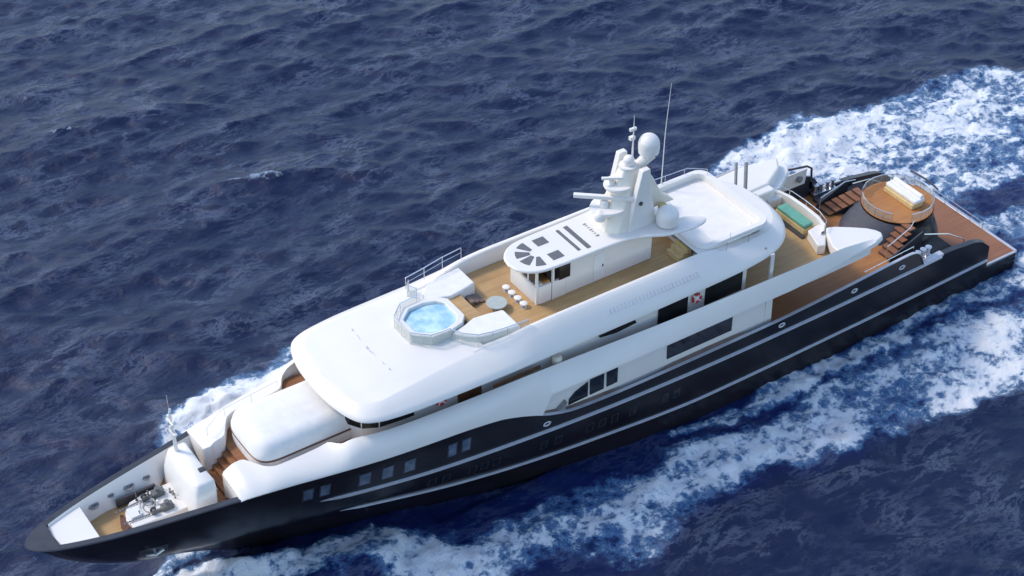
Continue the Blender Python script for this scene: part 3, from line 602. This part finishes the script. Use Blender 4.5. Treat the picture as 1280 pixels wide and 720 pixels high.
q = MB(); q.prism([(17.6,-2.3),(15.0,-2.3),(13.2,-3.4),(12.6,-4.4),(15,-4.9),(18,-4.7)], 6.7, 8.0, .15); part(q, 'stair_cover', WHITE, bevel=.15, seg=3)
q = MB(); q.tube([(17.5,-1.7,9.0),(16.9,-2.5,10.2)], .11, 10); q.tube([(17.9,-2.1,9.0),(17.3,-2.9,10.1)], .09, 10); part(q, 'folded_davit', GREY)
q = MB(); q.sphere((16.7,-1.75,8.1), .2); part(q, 'davit_knob', RUBBER)
# starboard bulwark of the main deck aft with its gate panel
q = MB(); q.grid([[(X,-4.35,5.1),(X,-4.25,6.3),(X,-4.15,6.35)] for X in (10.2,11,12,13,13.8)]); sb = part(q, 'gangway_panel', WHITE)
for X in (10.8,12.4): q = MB(); q.lathe([(.22,0),(.24,.05),(.12,.08)], (X,-4.2,5.7), 12, 'y'); part(q, 'round_port', GREY, sb)
q = MB(); q.tube([(13.9,-4.1,6.5),(12,-4.15,6.85),(10.3,-4.2,6.5),(9.9,-4.2,6.2),(9.8,-4.2,5.2)], .07, 8); part(q, 'gangway_rail', DGREY)
# ------------------------------------------------------------------ round stern deck
CX = 6.45
body = MB(); rows = []
for z, rx, ry, c in ((1.1,3.3,3.5,6.9),(2.2,3.0,3.3,6.8),(3.4,2.6,2.9,6.6),(4.1,2.3,2.45,6.5),(4.45,2.15,2.2,CX),(4.7,2.25,2.25,CX)):
    rows.append([(c+rx*math.cos(2*math.pi*k/40), ry*math.sin(2*math.pi*k/40), z) for k in range(40)])
body.grid(rows, True); body.add(rows[-1], [tuple(range(40))]); bd = part(body, 'stern_pedestal', BLACK, smooth=50)
q = MB(); q.box(5.6,9.0,-4.3,4.3,1.1,3.62); part(q, 'transom_block', BLACK)
q = MB(); q.lathe([(2.12,0),(2.22,.06),(2.22,.1),(.01,.1)], (CX,0,4.7), 40); part(q, 'round_deck', TEAKO)
sk_ = MB(); rows = []
for t_, rx in ((0,1.02),(.5,1.45),(1,1.85)):
    z = 4.66-.95*t_**1.2; rows.append([(CX+(2.2 if t_==0 else 2.2*rx)*math.cos(a), (2.2*(1+.12*t_))*math.sin(a)*.98, z) for a in np.linspace(R(-62),R(62),25)])
sk_.grid(rows); part(sk_, 'pedestal_cover', GREYC, smooth=60)
bp_ = [(CX+2.18*math.cos(a), 2.18*math.sin(a), 4.78) for a in np.linspace(R(50),R(310),15)]
front = [(CX+2.18*math.cos(a), 2.18*math.sin(a), 4.78) for a in np.linspace(R(38),R(-38),6)]
balustrade(bp_[1:], .6, par=bd); balustrade(front, .6, par=bd)
q = MB(); q.tube([(4.35,y,4.8+.75+.2*math.cos(y)) for y in np.linspace(-1.2,1.2,8)], .06, 8); part(q, 'backrest_tube', DGREY, bd)
lg = thing('sun_lounger', 'long white sunbed with wooden base on the round stern deck', 'sunbed', (5.5,0,5.1))
lg.location = (0,0,0)
q = MB(); q.box(5.45,6.35,-1.35,1.15,4.81,5.12); q.build('bed_base', YEL, lg, bevel=.03)
q = MB(); q.box(5.35,6.2,-1.4,1.2,5.12,5.38); q.build('mattress', FABRIC, lg, bevel=.08, seg=3)
q = MB(); q.tube([(5.55,-1.3,5.46),(5.55,1.1,5.46)], .15, 12); q.build('bolster', FABRIC, lg)
for sg in (1,-1):
    q = MB(); st_ = MB(); a = R(25)*sg
    for k in range(6):
        x = 9.9-.42*k; z = 3.7+.175*(k+1); y0 = sg*(2.75-.14*k); q.box(x-.44,x,min(y0-.55,y0+.55),max(y0-.55,y0+.55),z-.06,z)
        st_.box(x-.44,x,y0-.5,y0+.5,3.7,z-.06)
    sx_ = part(st_, 'stern_stair', BLACK2); (part(q, 'stair_treads', TEAKB, sx_))
    q = MB(); 
    for e in (.56,):
        q.extr([(10.0,3.7),(10.0,4.0),(7.5,5.0),(7.5,3.7)], 'y', sg*(3.35-.0), sg*3.25)
    part(q, 'stair_side', BLACK2, sx_)
    q = MB(); q.tube([(10.0,sg*3.0,4.7),(8.2,sg*2.9,5.3),(7.6,sg*2.6,5.4)], .03, 6); q.tube([(10.0,sg*3.0,3.8),(10.0,sg*3.0,4.7)], .03, 6); part(q, 'stair_rail', STEEL, sx_)
    q = MB(); q.tube([(7.2,sg*3.2,4.6),(5.4,sg*3.5,4.1),(4.0,sg*3.6,3.2)], .04, 6); q.tube([(4.0,sg*3.6,3.2),(4.0,sg*3.6,1.2)], .03, 6); part(q, 'handrail', STEEL)
    for X in (9.2,8.3):
        q = MB(); c = (X, sg*(DK(X)-.55), 4.0)
        q.lathe([(.16,0),(.13,.1),(.12,.5),(.2,.55),(.2,.62),(.05,.64)], c, 14); q.lathe([(.16,0),(.13,.1),(.12,.5),(.2,.55),(.2,.62),(.05,.64)], (X-.42,c[1],4.0), 14); q.box(X-.65,X+.2,c[1]-.2,c[1]+.2,3.9,4.02)
        part(q, 'mooring_bollard', STEEL)
    q = MB(); q.box(7.6,9.6,sg*(DK(8.6)-.9)-.15,sg*(DK(8.6)-.9)+.6,3.6,3.92); part(q, 'bollard_base', BLACK2)
q = rail([(9.5,4.55,5.3),(11.5,4.62,5.25),(13.5,4.7,5.2)], .16, 1.0, r=.02, mids=()); part(q, 'bulwark_rail', STEEL)
# ------------------------------------------------------------------ loose things on board
def ring(loc, label):
    t_ = thing('life_ring', label, 'life ring', loc, 'life rings on the port side deck')
    R_, r_ = .26, .075; q = MB(); q.tube([(R_*math.cos(a), 0, R_*math.sin(a)) for a in np.linspace(0,2*math.pi,28,endpoint=False)], r_, 10, True); q.build('buoy', RED, t_)
    for k in range(4):
        a0 = R(45+90*k); q = MB(); q.tube([(R_*math.cos(a),0,R_*math.sin(a)) for a in np.linspace(a0-.16,a0+.16,5)], r_+.008, 10); q.build('band', WHITE, t_)
    q = MB(); q.box(-.2,.2,-.06,-.02,-.2,.2); q.build('bracket', WHITE2, t_)
    return t_
ring((25.45,3.98,8.15), 'red life ring on the white wall between two dark cabin windows')
ring((41.45,3.42,8.12), 'red life ring beside the brown side doorway, forward under the roof edge')
t_ = thing('round_table', 'low round glass-topped table on the teak sun deck before the bar', 'table', (36.0,.25,9.6))
q = MB(); q.lathe([(.54,.34),(.56,.36),(.56,.39),(.54,.41)], (0,0,0), 36); q.build('table_top', mat('frosted_glass', (.42,.46,.42), .3, .06, 3), t_)
q = MB(); q.lathe([(.3,0),(.28,.04),(.07,.07),(.06,.35)], (0,0,0), 18); q.build('table_leg', STEEL, t_)
pos = ['nearest the starboard side', 'second from the starboard side', 'third from the starboard side', 'nearest the port side']
proto = None
for i, y in enumerate((-.75,-.2,.36,.92)):
    if proto is None:
        s_ = thing('bar_stool', '', 'stool', (34.75,y,9.6), 'bar stools in front of the bar'); 
        q = MB(); q.lathe([(.2,.20),(.21,.22),(.21,.25),(.18,.27),(.02,.275)], (0,0,0), 20); q.build('seat', FABRIC, s_)
        q = MB(); q.lathe([(.17,0),(.15,.03),(.05,.05),(.045,.21)], (0,0,0), 14); q.build('leg', STEEL, s_); proto = s_
    else:
        s_ = proto.copy(); COL.objects.link(s_); s_.location = (34.75,y,9.6)
        for ch in list(proto.children): c_ = ch.copy(); COL.objects.link(c_); c_.parent = s_
    s_['label'] = 'small round white stool at the bar, '+pos[i]
# ------------------------------------------------------------------ the sea
def axis(lo, hi, d, far, g=1.12):
    a = list(np.arange(lo, hi, d)); s_ = d
    while a[-1] < far: s_ *= g; a.append(a[-1]+s_)
    s_ = d
    while a[0] > -far: s_ *= g; a.insert(0, a[0]-s_)
    return np.array(a)
gx = axis(-42, 72, .22, 3500); gy = axis(-74, 34, .22, 3500)
GX, GY = np.meshgrid(gx, gy, indexing='ij'); dX = np.gradient(gx)[:,None]; dY = np.gradient(gy)[None,:]; DG = np.maximum(dX, dY)
Z = np.zeros_like(GX); HX = np.zeros_like(GX); HY_ = np.zeros_like(GX)
main = math.atan2(1.0, .18)
wl = np.exp(np.linspace(math.log(24), math.log(1.1), 80))
for L in wl:
    th = main+rng.normal(0, .45 if L > 6 else .55); k = 2*math.pi/L; amp = (.0090 if L < 4 else .0078)*L**.58*rng.uniform(.4,1.35)
    kx, ky = k*math.cos(th), k*math.sin(th); ph = rng.uniform(0, 2*math.pi); fade = np.clip((L/DG-2.5)/3, 0, 1)
    a = kx*GX+ky*GY+ph; c = np.cos(a)*amp*fade; s = np.sin(a)*amp*fade
    Z += c; HX -= s*math.cos(th)*1.15; HY_ -= s*math.sin(th)*1.15
# ---- value noise for the foam lines
def vnoise(x, y, seed):
    r = np.random.default_rng(seed); g = r.random((256,256)); xi = np.floor(x).astype(int); yi = np.floor(y).astype(int); u = x-xi; v = y-yi
    u = u*u*(3-2*u); v = v*v*(3-2*v); G = lambda a, b: g[a & 255, b & 255]
    return (G(xi,yi)*(1-u)+G(xi+1,yi)*u)*(1-v)+(G(xi,yi+1)*(1-u)+G(xi+1,yi+1)*u)*v
def fbm(x, y, seed, o=5):
    t = 0; a = .5; s = 0
    for i in range(o): t = t+a*vnoise(x*2**i, y*2**i, seed+i); s += a; a *= .55
    return t/s
wx = (fbm(GX/7, GY/7, 1)-.5)*5; wy = (fbm(GX/7, GY/7, 21)-.5)*5
X_, Y_ = GX+wx*.6+(fbm(GX/2.2,GY/2.2,31)-.5)*2.4, GY+wy*.85+(fbm(GX/2.2,GY/2.2,41)-.5)*2.4
def stroke(pts, fall=1.0):
    """foam density from a wake centre line: (x, y, half width, strength)"""
    m = np.zeros_like(GX)
    for (x0,y0,w0,s0),(x1,y1,w1,s1) in zip(pts, pts[1:]):
        dx, dy = x1-x0, y1-y0; t = np.clip(((X_-x0)*dx+(Y_-y0)*dy)/(dx*dx+dy*dy), 0, 1)
        d = np.hypot(X_-x0-t*dx, Y_-y0-t*dy)/(w0+(w1-w0)*t); m = np.maximum(m, (s0+(s1-s0)*t)*np.clip(1.25-d**2*fall, 0, 1))
    return m
foam = np.zeros_like(GX)
for sg in (1,-1):
    foam = np.maximum(foam, stroke([(56.3,sg*.3,.6,1),(54,sg*1.2,1.0,1),(51,sg*2.6,1.4,1),(46,sg*4.6,1.9,.95),(40,sg*6.8,2.6,.88),(34,sg*8.3,3.3,.82),(27,sg*8.4,2.6,.85),(20,sg*8.7,2.6,.92),(12,sg*9.9,3.3,.97),(4,sg*10.2,3.5,.92)]+([(-10,12.0,4.6,.9),(-30,15,6,.85),(-60,20,8,.6)] if sg > 0 else [(-8,-10.6,4.0,.92),(-18,-8.4,3.8,.9),(-40,-7,5,.8)])))
# bow wave on the starboard side reaches further out
foam = np.maximum(foam, stroke([(53.5,-3.5,1.8,1),(49.8,-8.2,2.7,1.1),(45.7,-10.4,3.0,1.1),(41,-11.3,2.8,1.0),(36,-11.5,2.2,.8),(26,-12,2.2,.5),(18,-12,2.2,.7)]))
foam = np.maximum(foam, stroke([(12,-12.6,1.4,.7),(7,-12.9,2.4,.95),(-1,-12.6,2.8,.95),(-9,-11.8,3.2,.95),(-18,-9.6,3.0,.9),(-40,-8,4,.8)]))
foam = np.maximum(foam, stroke([(8,-6.5,1.8,.8),(0,-7.5,2.4,.9),(-8,-8,3,.8),(-20,-9,4,.7)]))
# thin wash along the hull side
foam = np.maximum(foam, stroke([(27,4.9,.5,.7),(18,5.4,1.1,.9),(8,5.6,1.5,.9),(0,5.2,1.5,.85),(-6,4.6,1.4,.75),(-20,4,2,.65)]))
foam = np.maximum(foam, stroke([(24,-4.9,.35,.45),(8,-5.2,.8,.75),(0,-4.9,1.0,.8),(-20,-4,2,.65)]))
# propeller race streaks astern
foam = np.maximum(foam, stroke([(-.3,-3,.8,.75),(-3,-3.2,.9,.8),(-9,-3.4,1.0,.75),(-25,-4,2,.6)]))
foam = np.maximum(foam, stroke([(-.3,.6,.7,.7),(-3,1.2,.9,.75),(-8,2.2,1.2,.75),(-20,3,2,.6)]))
foam = np.maximum(foam, stroke([(-.4,-4,.5,.7),(-.6,4,.5,.7)]))
race = stroke([(2,0,4.5,.55),(-6,0,5,.55),(-20,0,7,.5),(-45,0,10,.4)], .6)
foam = np.maximum(foam, race*.62)
foam *= np.clip(.35+1.25*fbm(GX/5.5+GY/9, GY/3.2, 61, 4), .5, 1.12)
# small whitecaps on the steepest crests of the open sea
crest = np.clip((Z-np.percentile(Z[(DG<.3)],98.5))*2.5, 0, .35)*(fbm(GX/3,GY/3,77)>.5)
aqua = np.clip(foam*1.1, 0, 1)
near = np.clip(stroke([(50,2.8,2.0,1),(40,6.2,4.0,1),(30,7,4.0,1),(10,7.5,4,1),(-10,8,5,.9)], .7)+stroke([(50,-2.8,2.0,1),(40,-6.2,4.0,1),(30,-7,4.0,1),(10,-7.5,4,1),(-10,-8,5,.9)], .7)+race, 0, 1)
# turbulence relief
tb = fbm(GX*1.1, GY*1.1, 5, 5)-.5; lump = fbm(GX/2.4, GY/2.4, 9, 4)-.5
calm = 1-.55*np.clip(near,0,1)
Z = Z*calm; Z += foam*(.40*tb*2+.45*lump)+foam*.12
for sg in (1,-1):    # bow wave piled against the stem, then a trough amidships
    d = np.hypot((GX-52.0)/3.2, (np.abs(GY)-1.5)/1.2); Z += np.where(GY*sg > 0, .9*np.exp(-d**2*1.2), 0)
    d = np.hypot((GX-49.0)/4.5, (np.abs(GY)-4.0)/1.5); Z += np.where(GY*sg > 0, .75*np.exp(-d**2), 0)
d = np.hypot((GX-46)/6, (GY+9.8+.25*(GX-46))/1.8); Z += .9*np.exp(-d**2)
# keep the water outside the hull: flatten inside the waterline
ins = np.abs(GY) < 3.6; ins &= (GX > 1) & (GX < 42); Z[ins] = np.minimum(Z[ins], -.3)
ins2 = (np.abs(GY) < 4.3) & (GX > -.2) & (GX < 5); Z[ins2] = np.minimum(Z[ins2], .4)
VX = GX+HX*calm; VY = GY+HY_*calm
nx, ny = GX.shape; co = np.stack([VX, VY, Z], -1).reshape(-1,3).astype(np.float32)
me = bpy.data.meshes.new('sea'); me.vertices.add(nx*ny); me.vertices.foreach_set('co', co.ravel())
I = (np.arange(nx-1)[:,None]*ny+np.arange(ny-1)[None,:]).ravel(); quads = np.stack([I, I+ny, I+ny+1, I+1], -1).astype(np.int32); nq = len(quads)
me.loops.add(nq*4); me.loops.foreach_set('vertex_index', quads.ravel()); me.polygons.add(nq)
me.polygons.foreach_set('loop_start', np.arange(0,nq*4,4,dtype=np.int32)); me.polygons.foreach_set('loop_total', np.full(nq,4,np.int32))
me.update(calc_edges=True); me.shade_smooth()
for nm, arr in (('foam', foam), ('wake_hull_shade', near), ('crest', crest)):
    at_ = me.attributes.new(nm, 'FLOAT', 'POINT'); at_.data.foreach_set('value', arr.ravel().astype(np.float32))
sea = bpy.data.objects.new('sea', me); COL.objects.link(sea); sea['kind'] = 'structure'
m = bpy.data.materials.new('sea_water'); m.use_nodes = True; t = m.node_tree; L = t.links.new; N = t.nodes.new; b = t.nodes['Principled BSDF']; me.materials.append(m)
def math_(op, a, c=None, clamp=False):
    n_ = N('ShaderNodeMath'); n_.operation = op; n_.use_clamp = clamp
    for i, q in enumerate((a, c)):
        if q is None: continue
        if isinstance(q, (int,float)): n_.inputs[i].default_value = q
        else: L(q, n_.inputs[i])
    return n_.outputs[0]
def attr(n): a_ = N('ShaderNodeAttribute'); a_.attribute_name = n; return a_.outputs['Fac']
def mr(x, a, c, lo=0, hi=1, sm=True):
    n_ = N('ShaderNodeMapRange'); n_.interpolation_type = 'SMOOTHSTEP' if sm else 'LINEAR'; L(x, n_.inputs[0]); n_.inputs[1].default_value=a; n_.inputs[2].default_value=c; n_.inputs[3].default_value=lo; n_.inputs[4].default_value=hi; return n_.outputs[0]
def noise_(sc, det, rough=.6, dist=0, vec=None, typ='FBM'):
    n_ = N('ShaderNodeTexNoise'); n_.noise_type = typ; n_.inputs['Scale'].default_value=sc; n_.inputs['Detail'].default_value=det; n_.inputs['Roughness'].default_value=rough; n_.inputs['Distortion'].default_value=dist; L(vec, n_.inputs[0]); return n_.outputs[0]
tc = N('ShaderNodeTexCoord'); OB = tc.outputs['Object']
mp = N('ShaderNodeMapping'); mp.inputs['Scale'].default_value = (.75,1.15,1); L(OB, mp.inputs[0])
mp2 = N('ShaderNodeMapping'); mp2.inputs['Scale'].default_value = (.55,1.2,1); mp2.inputs['Rotation'].default_value = (0,0,R(-8)); L(OB, mp2.inputs[0])
F = attr('foam'); A = attr('wake_hull_shade'); C = attr('crest')
n1 = noise_(.7, 10, .76, .3, mp.outputs[0]); n2 = noise_(3.2, 8, .78, .2, OB)
vn = N('ShaderNodeVectorMath'); vn.operation = 'ADD'; nc = N('ShaderNodeTexNoise'); nc.inputs['Scale'].default_value = 1.4; nc.inputs['Detail'].default_value = 4; L(OB, nc.inputs[0])
vs_ = N('ShaderNodeVectorMath'); vs_.operation = 'SCALE'; vs_.inputs['Scale'].default_value = .8; L(nc.outputs[1], vs_.inputs[0]); L(OB, vn.inputs[0]); L(vs_.outputs[0], vn.inputs[1])
vo = N('ShaderNodeTexVoronoi'); vo.inputs['Scale'].default_value = 1.45; L(vn.outputs[0], vo.inputs['Vector']); VD = vo.outputs['Distance']
nn = math_('ADD', math_('MULTIPLY', n1, .55), math_('MULTIPLY', n2, .45))
thr = math_('SUBTRACT', math_('ADD', math_('MULTIPLY', math_('SUBTRACT', nn, .5), 2.4), math_('ADD', math_('MULTIPLY', F, .70), math_('ADD', math_('MULTIPLY', VD, .38), math_('MULTIPLY', noise_(.22, 3, .5, .4, mp2.outputs[0]), .55)))), .97)
fo = mr(thr, -.05, .14)
fo = math_('MULTIPLY', fo, mr(F, .02, .2))
cr_ = math_('MULTIPLY', mr(math_('ADD', n2, C), .72, .95), mr(C, .02, .2)); fo = math_('MAXIMUM', fo, math_('MULTIPLY', cr_, .7))
deep = (.0092,.0165,.052,1); vio = (.009,.018,.092,1); teal = (.10,.22,.40,1)  # vio tints churned wake and paints the ship's shade beside the hull
def mix(f, a, c):
    n_ = N('ShaderNodeMix'); n_.data_type = 'RGBA'; L(f, n_.inputs[0])
    for i, q in ((6,a),(7,c)):
        if isinstance(q, tuple): n_.inputs[i].default_value = q
        else: L(q, n_.inputs[i])
    return n_.outputs[2]
c1 = mix(math_('MULTIPLY', A, .9), deep, vio)
c2 = mix(math_('MULTIPLY', mr(thr, -.34, .08), mr(F, .1, .7)), c1, teal)
rid = math_('SUBTRACT', 1, math_('ABSOLUTE', math_('MULTIPLY', math_('SUBTRACT', noise_(.36, 10, .76, .35, mp2.outputs[0]), .5), 15)))
fil = math_('MULTIPLY', mr(rid, .25, 1), mr(noise_(.22, 5, .6, 0, OB), .30, .75))
c2 = mix(math_('MULTIPLY', fil, .38), c2, (.17,.21,.31,1))
c3 = mix(fo, c2, mix(mr(thr, -.02, .30), (.42,.55,.72,1), (.80,.82,.84,1)))
L(c3, b.inputs['Base Color']); L(mr(fo, 0, 1, .2, .8), b.inputs['Roughness']); b.inputs['IOR'].default_value = 1.33
L(mr(fo, 0, 1, .30, .2), b.inputs['Specular IOR Level'])
r1 = noise_(.9, 10, .66, .6, mp2.outputs[0]); r2 = noise_(3.5, 7, .65, .3, OB)
hgt = math_('ADD', math_('MULTIPLY', r1, .75), math_('MULTIPLY', r2, .18)); hgt = math_('ADD', hgt, math_('MULTIPLY', noise_(11, 4, .6, 0, OB), .05)); hgt = math_('ADD', hgt, math_('MULTIPLY', math_('MULTIPLY', fo, n2), .9))
bp = N('ShaderNodeBump'); bp.inputs['Strength'].default_value = .7; bp.inputs['Distance'].default_value = .28; L(hgt, bp.inputs['Height']); L(bp.outputs[0], b.inputs['Normal'])
